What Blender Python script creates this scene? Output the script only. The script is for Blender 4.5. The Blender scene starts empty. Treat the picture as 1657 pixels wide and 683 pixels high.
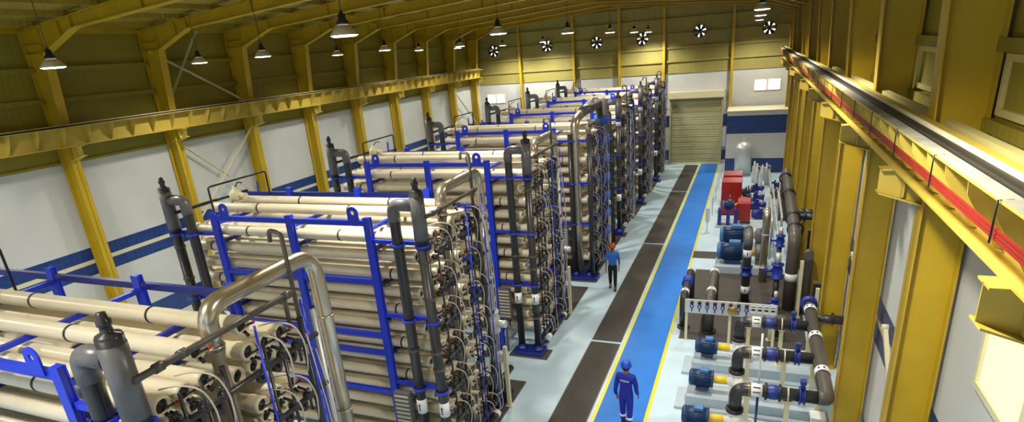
import bpy, bmesh, math, random
from mathutils import Vector, Matrix
random.seed(7)
PI = math.pi
C = bpy.context.scene.collection
V = Vector

# ------------------------------------------------------------------ materials
def mat(name, col, rough=.5, metal=0., bump=0., bscale=30., var=.0, vscale=3., spec=.5, emit=None, estr=0.):
    m = bpy.data.materials.new(name); m.use_nodes = True
    nt = m.node_tree; b = nt.nodes['Principled BSDF']
    b.inputs['Base Color'].default_value = (*col, 1)
    b.inputs['Roughness'].default_value = rough
    b.inputs['Metallic'].default_value = metal
    b.inputs['Specular IOR Level'].default_value = spec
    if emit:
        b.inputs['Emission Color'].default_value = (*emit, 1); b.inputs['Emission Strength'].default_value = estr
    tc = nt.nodes.new('ShaderNodeTexCoord')
    if var > 0:
        n = nt.nodes.new('ShaderNodeTexNoise'); n.inputs['Scale'].default_value = vscale; n.inputs['Detail'].default_value = 4
        nt.links.new(tc.outputs['Object'], n.inputs['Vector'])
        r = nt.nodes.new('ShaderNodeMapRange')
        r.inputs['From Min'].default_value = .3; r.inputs['From Max'].default_value = .7
        r.inputs['To Min'].default_value = 1-var; r.inputs['To Max'].default_value = 1+var*.6
        nt.links.new(n.outputs['Fac'], r.inputs['Value'])
        mx = nt.nodes.new('ShaderNodeVectorMath'); mx.operation = 'SCALE'
        mx.inputs[0].default_value = col
        nt.links.new(r.outputs['Result'], mx.inputs['Scale'])
        nt.links.new(mx.outputs['Vector'], b.inputs['Base Color'])
    if bump > 0:
        n = nt.nodes.new('ShaderNodeTexNoise'); n.inputs['Scale'].default_value = bscale; n.inputs['Detail'].default_value = 3
        nt.links.new(tc.outputs['Object'], n.inputs['Vector'])
        bp = nt.nodes.new('ShaderNodeBump'); bp.inputs['Strength'].default_value = bump; bp.inputs['Distance'].default_value = .02
        nt.links.new(n.outputs['Fac'], bp.inputs['Height'])
        nt.links.new(bp.outputs['Normal'], b.inputs['Normal'])
    return m

def wave_bump(m, axis, scale, strength, dist=.03):
    nt = m.node_tree; b = nt.nodes['Principled BSDF']
    tc = nt.nodes.new('ShaderNodeTexCoord'); w = nt.nodes.new('ShaderNodeTexWave')
    w.wave_type = 'BANDS'; w.bands_direction = axis; w.inputs['Scale'].default_value = scale
    nt.links.new(tc.outputs['Object'], w.inputs['Vector'])
    bp = nt.nodes.new('ShaderNodeBump'); bp.inputs['Strength'].default_value = strength; bp.inputs['Distance'].default_value = dist
    nt.links.new(w.outputs['Fac'], bp.inputs['Height']); nt.links.new(bp.outputs['Normal'], b.inputs['Normal'])

def tile_mat(name, col, grout, rot):
    m = mat(name, col, .3)
    nt = m.node_tree; b = nt.nodes['Principled BSDF']
    tc = nt.nodes.new('ShaderNodeTexCoord'); mp = nt.nodes.new('ShaderNodeMapping')
    mp.inputs['Rotation'].default_value = rot
    br = nt.nodes.new('ShaderNodeTexBrick'); br.offset = 0
    br.inputs['Color1'].default_value = (*col, 1); br.inputs['Color2'].default_value = (*[c*.75 for c in col], 1)
    br.inputs['Mortar'].default_value = (*grout, 1); br.inputs['Scale'].default_value = 1
    br.inputs['Mortar Size'].default_value = .006
    br.inputs['Brick Width'].default_value = .2; br.inputs['Row Height'].default_value = .2
    nt.links.new(tc.outputs['Object'], mp.inputs['Vector']); nt.links.new(mp.outputs['Vector'], br.inputs['Vector'])
    nt.links.new(br.outputs['Color'], b.inputs['Base Color'])
    return m

def grate_mat():
    m = mat('grating', (.1, .09, .075), .75)
    nt = m.node_tree; b = nt.nodes['Principled BSDF']
    tc = nt.nodes.new('ShaderNodeTexCoord')
    br = nt.nodes.new('ShaderNodeTexBrick'); br.offset = 0
    br.inputs['Color1'].default_value = (.05, .042, .034, 1); br.inputs['Color2'].default_value = (.04, .034, .028, 1)
    br.inputs['Mortar'].default_value = (.085, .072, .058, 1); br.inputs['Scale'].default_value = 1
    br.inputs['Mortar Size'].default_value = .009
    br.inputs['Brick Width'].default_value = .075; br.inputs['Row Height'].default_value = .075
    nt.links.new(tc.outputs['Object'], br.inputs['Vector'])
    nt.links.new(br.outputs['Color'], b.inputs['Base Color'])
    return m

M = dict(
 mustard=mat('mustard_paint', (.51, .335, .012), .42, var=.12, vscale=1.2),
 siding=mat('olive_siding', (.29, .23, .022), .6, var=.12, vscale=.6),
 sidingg=mat('gable_siding', (.34, .29, .075), .6, var=.12, vscale=.6),
 roof=mat('roof_sheet', (.33, .24, .024), .6, var=.1, vscale=.5),
 plaster=mat('white_plaster', (.56, .56, .53), .7, var=.07, vscale=.7),
 cream=mat('cream_trim', (.66, .6, .38), .5),
 bluetile_x=tile_mat('blue_tile_side', (.012, .045, .2), (.05, .08, .2), (0, PI/2, 0)),
 bluetile_y=tile_mat('blue_tile_end', (.012, .045, .2), (.05, .08, .2), (PI/2, 0, 0)),
 epoxy=mat('grey_epoxy', (.54, .69, .78), .35, var=.09, vscale=.8, spec=.4),
 lane=mat('blue_lane_paint', (.02, .19, .66), .42, var=.1, vscale=1.1, spec=.25),
 yellow=mat('yellow_line_paint', (.72, .66, .03), .35),
 grate=grate_mat(),
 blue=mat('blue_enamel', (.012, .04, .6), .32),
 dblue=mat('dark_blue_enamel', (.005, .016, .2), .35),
 vessel=mat('cream_fibreglass', (.69, .61, .44), .34, var=.07, vscale=2),
 vesselw=mat('white_fibreglass', (.82, .79, .68), .3),
 black=mat('black_rubber', (.012, .012, .014), .4),
 pipe=mat('dark_grey_pvc', (.032, .03, .032), .3),
 pipeg=mat('grey_pvc', (.12, .115, .115), .35),
 beigepipe=mat('beige_pipe', (.3, .25, .17), .4, .3),
 pipeb=mat('brown_grey_pvc', (.085, .072, .06), .4),
 steel=mat('brushed_steel', (.62, .55, .42), .27, .85, var=.18, vscale=3),
 silver=mat('pale_steel', (.6, .6, .58), .4, .4),
 hose=mat('pale_hose', (.56, .51, .42), .4),
 red=mat('red_enamel', (.32, .006, .003), .4),
 redcap=mat('red_cap', (.55, .03, .02), .4),
 white=mat('white_enamel', (.8, .8, .78), .4),
 label=mat('white_label', (.85, .85, .82), .5),
 ink=mat('label_ink', (.01, .012, .06), .5),
 motor=mat('motor_blue', (.009, .04, .125), .4),
 motorl=mat('motor_light_blue', (.05, .17, .38), .4),
 couple=mat('yellow_guard', (.72, .5, .02), .4),
 valveb=mat('valve_blue', (.015, .045, .38), .4),
 conc=mat('grey_plinth', (.42, .5, .56), .6, var=.08),
 shade=mat('lamp_aluminium', (.62, .55, .38), .35, .3),
 lampblack=mat('lamp_housing', (.015, .013, .012), .5),
 glow=mat('lamp_diffuser', (.9, .9, .85), .4, emit=(1., .97, .86), estr=9.),
 day=mat('daylight_pane', (.9, .9, .9), .3, emit=(1., .97, .88), estr=3.2),
 dayw=mat('window_daylight', (.5, .45, .3), .3, emit=(1., .86, .45), estr=.95),
 shutter=mat('shutter_slats', (.43, .40, .2), .5),
 bus=mat('red_conductor', (.26, .02, .01), .4),
 dusty=mat('dusty_flange', (.3, .29, .22), .7, var=.3, vscale=4),
 palemustard=mat('pale_mustard', (.55, .47, .18), .5),
 joint=mat('joint_navy', (.01, .028, .22), .4),
 clampb=mat('clamp_blue', (.02, .13, .6), .4),
 beam=mat('crane_beam_paint', (.54, .40, .065), .45, var=.1, vscale=1.5),
 rail=mat('crane_rail', (.025, .02, .015), .5, .3),
 skin=mat('skin', (.25, .11, .06), .55),
 coverall=mat('coverall_blue', (.008, .02, .32), .75, bump=.3, bscale=14),
 shirt=mat('shirt_blue', (.03, .16, .6), .75, bump=.3, bscale=14),
 trousers=mat('dark_trousers', (.006, .006, .012), .8, bump=.3, bscale=14),
 helmetb=mat('blue_helmet', (.01, .07, .5), .3),
 helmetr=mat('orange_red_helmet', (.5, .05, .012), .3),
 reflective=mat('reflective_tape', (.8, .8, .78), .3),
 hair=mat('dark_hair', (.01, .008, .006), .7),
 brass=mat('brass', (.4, .28, .1), .35, .8),
)
wave_bump(M['siding'], 'Y', 1.6, .15)
wave_bump(M['sidingg'], 'X', 1.6, .12)
wave_bump(M['roof'], 'Y', 1.6, .35)
wave_bump(M['shutter'], 'Z', 4.2, .5, .03)

# ------------------------------------------------------------------ mesh builder
def fillet(pts, r, n=6):
    pts = [V(p) for p in pts]; out = [pts[0]]
    for i in range(1, len(pts)-1):
        p = pts[i]; a = (pts[i-1]-p); b = (pts[i+1]-p)
        rr = min(r, a.length*.49, b.length*.49)
        a.normalize(); b.normalize()
        p0 = p+a*rr; p2 = p+b*rr
        for k in range(n+1):
            t = k/n; out.append(p0*(1-t)**2+p*2*t*(1-t)+p2*t*t)
    out.append(pts[-1]); return out

class MB:
    def __init__(s): s.bm = bmesh.new()
    def box(s, x0, x1, y0, y1, z0, z1, mi=0):
        vs = [s.bm.verts.new((x, y, z)) for x in (x0, x1) for y in (y0, y1) for z in (z0, z1)]
        for f in ((0,1,3,2),(4,6,7,5),(0,4,5,1),(2,3,7,6),(0,2,6,4),(1,5,7,3)):
            fc = s.bm.faces.new([vs[i] for i in f]); fc.material_index = mi
        return s
    def bar(s, p0, p1, w, h=None, up=(0,0,1), mi=0):
        """rectangular bar from p0 to p1, w wide and h deep along up"""
        h = h or w; p0 = V(p0); p1 = V(p1); d = (p1-p0).normalized(); u = V(up)
        if abs(d.dot(u)) > .98: u = V((0,1,0))
        sx = d.cross(u).normalized(); u = sx.cross(d).normalized()
        vs = []
        for p in (p0, p1):
            for a, b in ((-1,-1),(1,-1),(1,1),(-1,1)): vs.append(s.bm.verts.new(p+sx*a*w/2+u*b*h/2))
        for f in ((0,3,2,1),(4,5,6,7),(0,1,5,4),(1,2,6,5),(2,3,7,6),(3,0,4,7)):
            fc = s.bm.faces.new([vs[i] for i in f]); fc.material_index = mi
        return s
    def tube(s, pts, r, n=12, mi=0, cap=True):
        pts = [V(p) for p in pts]; k = len(pts)
        rs = r if isinstance(r, (list, tuple)) else [r]*k
        t = [(pts[min(i+1,k-1)]-pts[max(i-1,0)]).normalized() for i in range(k)]
        ref = V((0,0,1)) if abs(t[0].z) < .9 else V((1,0,0))
        u = t[0].cross(ref).normalized(); rings = []
        for i in range(k):
            u = (u-t[i]*u.dot(t[i])).normalized(); w = t[i].cross(u)
            rings.append([s.bm.verts.new(pts[i]+(u*math.cos(2*PI*j/n)+w*math.sin(2*PI*j/n))*rs[i]) for j in range(n)])
        for i in range(k-1):
            for j in range(n):
                f = s.bm.faces.new([rings[i][j], rings[i][(j+1)%n], rings[i+1][(j+1)%n], rings[i+1][j]]); f.smooth = True; f.material_index = mi
        if cap:
            for q in (rings[0][::-1], rings[-1]):
                if rs[0] > 1e-4: f = s.bm.faces.new(q); f.material_index = mi
        return s
    def cyl(s, p0, p1, r, n=16, mi=0): return s.tube([p0, p1], r, n, mi)
    def lathe(s, prof, o, ax, n=16, mi=0):
        """prof: list of (distance along ax, radius)"""
        o = V(o); ax = V(ax).normalized()
        ref = V((0,0,1)) if abs(ax.z) < .9 else V((1,0,0))
        u = ax.cross(ref).normalized(); w = ax.cross(u); rings = []
        for d, r in prof:
            if r < 1e-5: rings.append([s.bm.verts.new(o+ax*d)])
            else: rings.append([s.bm.verts.new(o+ax*d+(u*math.cos(2*PI*j/n)+w*math.sin(2*PI*j/n))*r) for j in range(n)])
        for a, b in zip(rings, rings[1:]):
            for j in range(n):
                q = [a[j%len(a)], a[(j+1)%len(a)], b[(j+1)%len(b)], b[j%len(b)]]
                q2 = []
                for v in q:
                    if v not in q2: q2.append(v)
                if len(q2) > 2: f = s.bm.faces.new(q2); f.smooth = True; f.material_index = mi
        return s
    def prism(s, poly, ext, mi=0):
        """closed polygon (3D points) extruded by ext"""
        e = V(ext); a = [s.bm.verts.new(p) for p in poly]; b = [s.bm.verts.new(V(p)+e) for p in poly]
        s.bm.faces.new(a[::-1]).material_index = mi; s.bm.faces.new(b).material_index = mi
        for i in range(len(a)):
            j = (i+1) % len(a); s.bm.faces.new([a[i], a[j], b[j], b[i]]).material_index = mi
        return s
    def quad(s, pts, mi=0):
        s.bm.faces.new([s.bm.verts.new(p) for p in pts]).material_index = mi; return s
    def build(s, name, mats, parent=None, bevel=0., local=False):
        me = bpy.data.meshes.new(name); bmesh.ops.recalc_face_normals(s.bm, faces=s.bm.faces[:])
        s.bm.to_mesh(me); s.bm.free()
        for m in (mats if isinstance(mats, (list, tuple)) else [mats]): me.materials.append(M[m] if isinstance(m, str) else m)
        o = bpy.data.objects.new(name, me); C.objects.link(o)
        if parent is not None:
            o.parent = parent
            if not local:
                off = V((0,0,0)); p = parent
                while p: off += p.location; p = p.parent
                me.transform(Matrix.Translation(-off))
        if bevel > 0:
            b = o.modifiers.new('bevel', 'BEVEL'); b.width = bevel; b.segments = 2; b.limit_method = 'ANGLE'
        return o

def tag(o, label=None, cat=None, group=None, kind=None):
    if label: o['label'] = label
    if cat: o['category'] = cat
    if group: o['group'] = group
    if kind: o['kind'] = kind
    return o
def empty(name, loc, label, cat, group=None):
    o = bpy.data.objects.new(name, None); C.objects.link(o); o.location = loc; o.empty_display_size = .2
    return tag(o, label, cat, group)
KIDS = {}
def copy_tree(o, parent=None):
    c = o.copy(); C.objects.link(c)
    if parent is not None: c.parent = parent
    for ch in KIDS[o.name]: copy_tree(ch, c)
    return c
def index_kids():
    KIDS.clear()
    for o in bpy.data.objects: KIDS[o.name] = []
    for o in bpy.data.objects:
        if o.parent: KIDS[o.parent.name].append(o)

# ------------------------------------------------------------------ the hall
XL, XR, YB, YF = -20.9, 2.65, 46.5, -6.0
XM = (XL+XR)/2
def roofz(x): return 12.02-.098*abs(x-XM)
f = MB()
for x0, x1, mi in ((XL, -3.36, 0), (-3.36, -3.26, 2), (-3.26, -2.06, 1), (-2.06, -1.96, 2), (-1.96, XR, 0)):
    f.box(x0, x1, YF, YB, -.15, 0, mi)
tag(f.build('floor', ['epoxy', 'lane', 'yellow']), kind='structure')

# side walls: masonry with tile stripes below, profiled siding above
def side_wall(name, x, s):
    b = MB(); t = .2*s
    lo, hi = (x, x+t) if s > 0 else (x+t, x)
    segs = ((0, .3, 0), (.3, 1.05, 1), (1.05, 2.85, 0), (2.85, 3.24, 1), (3.24, 3.38, 2), (3.38, 3.8, 1), (3.8, 6.7, 0), (6.7, 10.9, 3))
    for z0, z1, mi in segs: b.box(lo, hi, YF, YB, z0, z1, mi)
    w = b.build(name, ['plaster', 'bluetile_x', 'cream', 'siding']); tag(w, kind='structure')
    for z in (7.8, 8.68, 9.62):
        g = MB(); a = x-.02*s; c = x-(.13 if s < 0 else .09)*s
        g.box(min(a,c), max(a,c), YF, YB-.1, z, z+.04); g.box(min(c, c-.012*s), max(c, c-.012*s), YF, YB-.1, z-.11, z+.04)
        g.build('girt', 'siding', w)
    g = MB(); a, c = x, x-.06*s; g.box(min(a,c), max(a,c), YF, YB-.1, 6.66, 6.74); g.build('drip_flashing', 'siding', w)
    return w
side_wall('wall_left', XL, -1)
wr = side_wall('wall_right', XR, 1)
# end wall
b = MB()
for z0, z1, mi in ((0, .3, 0), (.3, 1.05, 1), (1.05, 2.75, 0), (2.75, 3.6, 1), (3.6, 6.62, 0)):
    b.box(XL, -5.5, YB, YB+.2, z0, z1, mi); b.box(-1.95, XR, YB, YB+.2, z0, z1, mi)
b.box(-5.5, -1.95, YB, YB+.2, 4.8, 6.62, 0)
b.prism([(XL, YB, 6.62), (XR, YB, 6.62), (XR, YB, roofz(XR)), (XM, YB, roofz(XM)), (XL, YB, roofz(XL))], (0, .2, 0), 2)
wb = tag(b.build('wall_back', ['plaster', 'bluetile_y', 'sidingg']), kind='structure')
for z in (7.45, 8.35, 9.25, 10.25, 11.1):
    hw = (12.02-z)/.098-.3 if z > 10.8 else 99
    x0, x1 = max(XL+.1, XM-hw), min(XR-.1, XM+hw)
    MB().box(x0, x1, YB-.11, YB, z, z+.04).box(x0, x1, YB-.12, YB-.11, z-.1, z+.04).build('girt', 'sidingg', wb)
MB().box(XL, XR, YB-.06, YB, 6.58, 6.66).build('drip_flashing', 'sidingg', wb)
# roof with purlins
b = MB()
for s in (-1, 1):
    xe = XL if s < 0 else XR
    b.prism([(XM, YF, roofz(XM)), (xe, YF, roofz(xe)), (xe, YF, roofz(xe)+.12), (XM, YF, roofz(XM)+.12)], (0, YB-YF+.2, 0))
ceil = tag(b.build('ceiling', 'roof'), kind='structure')
for s in (-1, 1):
    for k in range(8):
        x = XM+s*(.5+k*1.5); z = roofz(x)
        MB().box(x-.05, x+.05, YF, YB-.02, z-.16, z+.01).build('purlin', 'roof', ceil)
for x, n in ((XL, 1), (XR, -1)):
    MB().box(min(x, x+.1*n), max(x, x+.1*n), YF, YB, 10.66, 10.95).build('eave_strut', 'mustard', ceil)

# low tiled block built out in the far right corner
b = MB()
for z0, z1, mi in ((0, .96, 1), (.96, 2.62, 0), (2.62, 3.8, 1), (3.8, 4.05, 0)): b.box(-1.48, XR, 43.35, 46.05, z0, z1, mi)
b.box(-1.52, XR, 43.3, 46.1, 4.05, 4.12, 2)
tag(b.build('wall_alcove', ['plaster', 'bluetile_y', 'cream']), kind='structure')

# roller door
d = MB()
for k in range(52): z = .12+k*.09; d.box(-5.5, -1.95, YB-.02-.012*(k % 2), YB+.06, z, z+.09)
d = tag(d.build('door_1', 'shutter'), kind='structure')
MB().box(-5.68, -1.85, YB-.42, YB-.01, 4.8, 5.3).build('shutter_housing', 'cream', d, bevel=.03)
for x in (-5.58, -1.95): MB().box(x-.07, x+.07, YB-.12, YB+.02, 0, 4.8).build('guide_rail', 'shutter', d)
MB().box(-5.5, -1.95, YB-.05, YB+.05, 0, .12).build('bottom_bar', 'cream', d)

def gable_window(i, x0, x1, z0, z1):
    fr = MB(); y = YB
    for a in ((x0-.06, x1+.06, z0-.06, z0), (x0-.06, x1+.06, z1, z1+.06), (x0-.06, x0, z0, z1), (x1, x1+.06, z0, z1), ((x0+x1)/2-.06, (x0+x1)/2+.06, z0, z1)):
        fr.box(a[0], a[1], y-.05, y, a[2], a[3])
    w = tag(fr.build('window_%d' % i, 'cream'), kind='structure')
    MB().box(x0, x1, y-.02, y-.005, z0, z1).build('pane', 'day', w)
gable_window(1, -20.25, -18.75, 5.15, 5.78)
gable_window(2, -12.3, -10.6, 5.2, 5.8)
gable_window(3, .1, 1.72, 5.15, 5.82)
# window in the right wall near the camera
for i, (y0, y1) in enumerate(((4.95, 7.36), (1.1, 3.6))):
    fr = MB(); x = XR
    for a in ((y0-.08, y1+.08, 4.97, 5.05), (y0-.08, y1+.08, 6.0, 6.08), (y0-.08, y0, 5.05, 6.0), (y1, y1+.08, 5.05, 6.0), ((y0+y1)/2-.04, (y0+y1)/2+.04, 5.05, 6.0)):
        fr.box(x-.07, x, a[0], a[1], a[2], a[3])
    w = tag(fr.build('window_%d' % (4+i), 'cream'), kind='structure')
    for a, c in ((y0, (y0+y1)/2-.04), ((y0+y1)/2+.04, y1)):
        MB().box(x-.03, x-.01, a, c, 5.05, 6.0).build('pane', 'dayw', w)

# ------------------------------------------------------------------ portal frames
ORD = ['first', 'second', 'third', 'fourth', 'fifth', 'sixth', 'seventh', 'eighth', 'ninth', 'tenth', 'eleventh', 'twelfth']
def column_mesh(s, y):
    """s=-1 left, +1 right; tapered I column: web, inner flange, outer flange"""
    xw = (XL if s < 0 else XR)-.06*s; inb = (-20.33 if s < 0 else 2.07); int_ = (-19.98 if s < 0 else 1.95)
    c = MB()
    c.prism([(xw, y-.006, 0), (inb, y-.006, 0), (inb, y-.006, 6.9), (int_, y-.006, 10.02), (xw, y-.006, 10.02)], (0, .012, 0))
    # inner flange
    c.prism([(inb, y-.14, 0), (inb, y-.14, 6.9), (int_, y-.14, 10.02), (int_+.02*s, y-.14, 10.02), (inb+.02*s, y-.14, 6.9), (inb+.02*s, y-.14, 0)], (0, .28, 0))
    c.box(min(xw, xw-.02*s), max(xw, xw-.02*s), y-.14, y+.14, 0, 10.72)
    c.box(min(xw, inb)-.05, max(xw, inb)+.02, y-.18, y+.18, 0, .03)
    return c
def rafter_mesh(s, y):
    c = MB(); xk = (-19.98 if s < 0 else 1.95); xo = (XL if s < 0 else XR)-.08*s; xh = (-18.4 if s < 0 else .14)
    top = lambda x: roofz(x)-.17
    bot = lambda x: 10.62+.072*abs(x-xh)
    xr = XM-.012*(-s)
    P = [(xk, 10.03), (xh, 10.62), (xr, bot(xr)), (xr, top(xr)), (xo, top(xo)), (xo, 10.03)]
    c.prism([(x, y-.006, z) for x, z in P], (0, .012, 0))
    for (a, b_) in ((P[0], P[1]), (P[1], P[2]), (P[3], P[4]), (P[5], P[0])):
        c.bar((a[0], y, a[1]), (b_[0], y, b_[1]), .28, .025)
    for x, z0 in ((xk, 10.03), (xk-1.0*s, 10.4), (xh, 10.62), (xh-3*s, None), (xh-6*s, None)):
        z0 = z0 or bot(x); c.box(x-.008, x+.008, y-.12, y+.12, z0, top(x))
    c.box(min(xk, xo), max(xk, xo), y-.12, y+.12, 10.28, 10.3)
    return c
frames = []
ys = [.74+4*k for k in range(12)]
for k, y in enumerate(ys):
    if y > 45: break
    nn = ORD[len(ys)-1-k]
    lab = 'mustard steel portal frame, %s in line counted from the far end wall' % nn
    r = empty('portal_frame', (XM, y, 0), lab, 'steel frame', 'mustard portal frames')
    for s in (-1, 1):
        column_mesh(s, y).build('column', 'mustard', r)
        rafter_mesh(s, y).build('rafter', 'mustard', r)
# gable posts
for i, x in enumerate((-17.15, -12.8, -9.3, -6.1, -1.45)):
    c = MB(); zt = roofz(x)-.17; y = YB-.235
    c.box(x-.09, x+.09, y-.11, y-.09, 0, zt).box(x-.09, x+.09, y+.08, y+.1, 0, zt).box(x-.006, x+.006, y-.1, y+.09, 0, zt).box(x-.13, x+.13, y-.14, y+.14, 0, .03)
    tag(c.build('gable_post', 'mustard'), ['mustard steel post on the end wall, furthest to the left', 'mustard steel post on the end wall, second from the left corner', 'mustard steel post on the end wall under the roof ridge',
        'mustard steel post on the end wall just left of the roller door', 'mustard steel post on the end wall just right of the roller door'][i], 'steel post', 'end wall posts')

# crane runway beams
def crane_beam(s):
    X = lambda x: x if s > 0 else 2*XM-x
    side = 'left' if s < 0 else 'right'
    r = empty('crane_runway_beam', (X(1.85), 20, 7.25), 'mustard crane runway beam with web stiffeners along the %s wall' % side + (', red conductor bars attached' if s > 0 else ''), 'crane beam', 'crane runway beams')
    b = MB(); y0, y1 = -5.5, 44.9
    def bx(b, xa, xb, ya, yb, za, zb, mi=0): b.box(min(X(xa), X(xb)), max(X(xa), X(xb)), ya, yb, za, zb, mi)
    bx(b, 1.69, 2.03, y0, y1, 7.25, 7.272); bx(b, 1.53, 2.0, y0, y1, 7.84, 7.858); bx(b, 1.855, 1.865, y0, y1, 7.27, 7.842)
    b.build('beam', 'beam', r)
    b = MB(); bx(b, 1.535, 1.655, y0, y1, 7.858, 7.866); b.build('top_plate', 'dusty', r)
    b = MB(); bx(b, 1.665, 1.75, y0, y1, 7.858, 7.9); b.build('crane_rail', 'rail', r)
    b = MB(); bx(b, 1.765, 1.79, y0, y1, 7.858, 7.93); b.build('edge_angle', 'cream', r)
    y = y0+.3
    while y < y1:
        st = MB(); st.prism([(X(1.856), y-.005, 7.835), (X(1.55), y-.005, 7.835), (X(1.56), y-.005, 7.72), (X(1.80), y-.005, 7.3), (X(1.856), y-.005, 7.28)], (0, .01, 0))
        st.build('stiffener', 'beam', r); y += .62 if s > 0 else .8
    for y in ys:
        xi = X(2.07) if s > 0 else -20.33; xe = X(1.58)
        k = MB()
        k.prism([(xi, y-.008, 6.78), (xe, y-.008, 6.93), (xe, y-.008, 7.24), (xi, y-.008, 7.24)], (0, .016, 0))
        k.bar((xi, y, 6.78), (xe, y, 6.93), .24, .018).bar((xi, y, 7.235), (xe, y, 7.235), .24, .018)
        k.box(X(1.85)-.01, X(1.85)+.01, y-.11, y+.11, 6.88, 7.24)
        k.build('bracket', 'beam', r)
    if s > 0:
        for z in (7.60, 7.63, 7.66): MB().box(1.535, 1.55, y0, y1, z-.01, z+.01).build('conductor_bar', 'bus', r)
        y = y0+.5
        while y < 40:
            h = MB(); h.tube([(1.6, y, 7.862), (1.515, y, 7.862), (1.515, y, 7.57)], .007, 6); h.build('bar_hanger', 'black', r); y += 1.6
crane_beam(-1); crane_beam(1)

# diagonal braces
def brace(p0, p1, lab, name='diagonal_brace'):
    b = MB(); p0 = V(p0); p1 = V(p1); b.bar(p0, p1, .09, .012, up=(1,0,0)); b.bar(p0+V((.02,0,0)), p1+V((.02,0,0)), .012, .07, up=(1,0,0))
    b.cyl(p0-V((.03,0,0)), p0+V((.05,0,0)), .05, 8); b.cyl(p1-V((.03,0,0)), p1+V((.05,0,0)), .05, 8)
    tag(b.build(name, 'cream'), lab, 'brace', 'wall braces')
brace((-20.6, 16.75, 6.8), (-20.6, 20.73, 3.4), 'pale steel brace on the left wall falling away from the camera, behind the second rack')
brace((-20.5, 20.73, 6.8), (-20.5, 16.75, 3.5), 'pale steel brace on the left wall rising away from the camera, behind the second rack')
brace((-20.6, 40.75, 6.8), (-20.6, 44.73, 3.7), 'pale steel brace low on the left wall near the far corner')
brace((-20.6, 16.75, 10.0), (-20.6, 20.73, 7.9), 'thin steel brace above the left crane beam sloping down away from the camera')
brace((-20.5, 18.9, 10.66), (-20.5, 16.75, 8.0), 'thin steel brace above the left crane beam sloping down towards the camera')
for i, y in enumerate((4.9, 8.9, 12.9, 16.9)):
    r = MB(); r.box(2.14, 2.22, y-.0, y+3.6, 7.83, 7.85); r.box(2.12, 2.14, y-.0, y+3.6, 7.73, 7.85)
    tag(r.build('wall_strut', 'palemustard'), 'cream steel strut between right wall columns above the crane beam, %s from the camera' % ORD[i], 'steel strut', 'right wall struts')
for i, y in enumerate((8.95, 12.95, 16.95)):
    r = MB(); r.bar((2.45, y-.15, 2.2), (2.45, y+2.2, 3.9), .07, .07, up=(1,0,0)); r.cyl((2.4, y+2.2, 3.9), (2.5, y+2.2, 3.9), .06, 8)
    tag(r.build('diagonal_strut', 'cream'), 'cream diagonal strut low on the right wall between the columns, %s from the camera' % ORD[i], 'steel strut', 'low right wall struts')
# framed panels high on the right wall
for i, y in enumerate((4.95, 8.95, 12.95)):
    r = empty('wall_louvre', (XR-.05, y+1.8, 7.98), 'cream framed wall panel above the crane beam on the right, %s from the camera' % ORD[i], 'wall panel', 'framed panels right wall')
    fr = MB(); x = XR
    for a in ((y+.2, y+3.5, 7.9, 7.98), (y+.2, y+3.5, 8.48, 8.56), (y+.2, y+.28, 7.98, 8.48), (y+3.42, y+3.5, 7.98, 8.48)): fr.box(x-.08, x-.01, *a)
    fr.build('frame', 'palemustard', r)
    MB().box(x-.035, x-.015, y+.28, y+3.42, 7.98, 8.48).build('panel', 'siding', r)

# exhaust fans
for i, (x, z) in enumerate(((-19.35, 9.1), (-14.89, 9.15), (-11.02, 9.1), (-7.65, 9.1), (-3.67, 9.3), (.78, 9.13))):
    r = empty('exhaust_fan', (x, YB-.1, z), 'black bladed exhaust fan high on the end wall, %s' % ['furthest left', 'second from the left', 'third from the left', 'third from the right', 'second from the right', 'furthest right beside the lamps'][i], 'fan', 'exhaust fans on the end wall')
    y = YB-.1
    MB().lathe([(0, .42), (-.1, .44), (-.1, .4), (0, .385), (0.08, .385), (.08, .42), (0, .42)], (x, y, z), (0, 1, 0), 28).build('ring', 'black', r)
    MB().lathe([(.06, 0), (.06, .385), (.065, .385), (.065, 0)], (x, y, z), (0, 1, 0), 28).build('daylight_opening', 'day', r)
    MB().lathe([(-.06, 0), (-.06, .1), (.03, .12), (.03, 0)], (x, y, z), (0, 1, 0), 16).build('hub', 'black', r)
    for k in range(6):
        a = k*PI/3+.26+i*.4; u = V((math.cos(a), 0, math.sin(a))); w = V((-math.sin(a), 0, math.cos(a)))
        c = V((x, y-.01, z))
        MB().prism([c+u*.08-w*.06, c+u*.35-w*.14, c+u*.385-w*.1, c+u*.395, c+u*.385+w*.09, c+u*.35+w*.13+V((0,.02,0)), c+u*.08+w*.05+V((0,.02,0))], (0, .008, 0)).build('blade', 'black', r)

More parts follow.
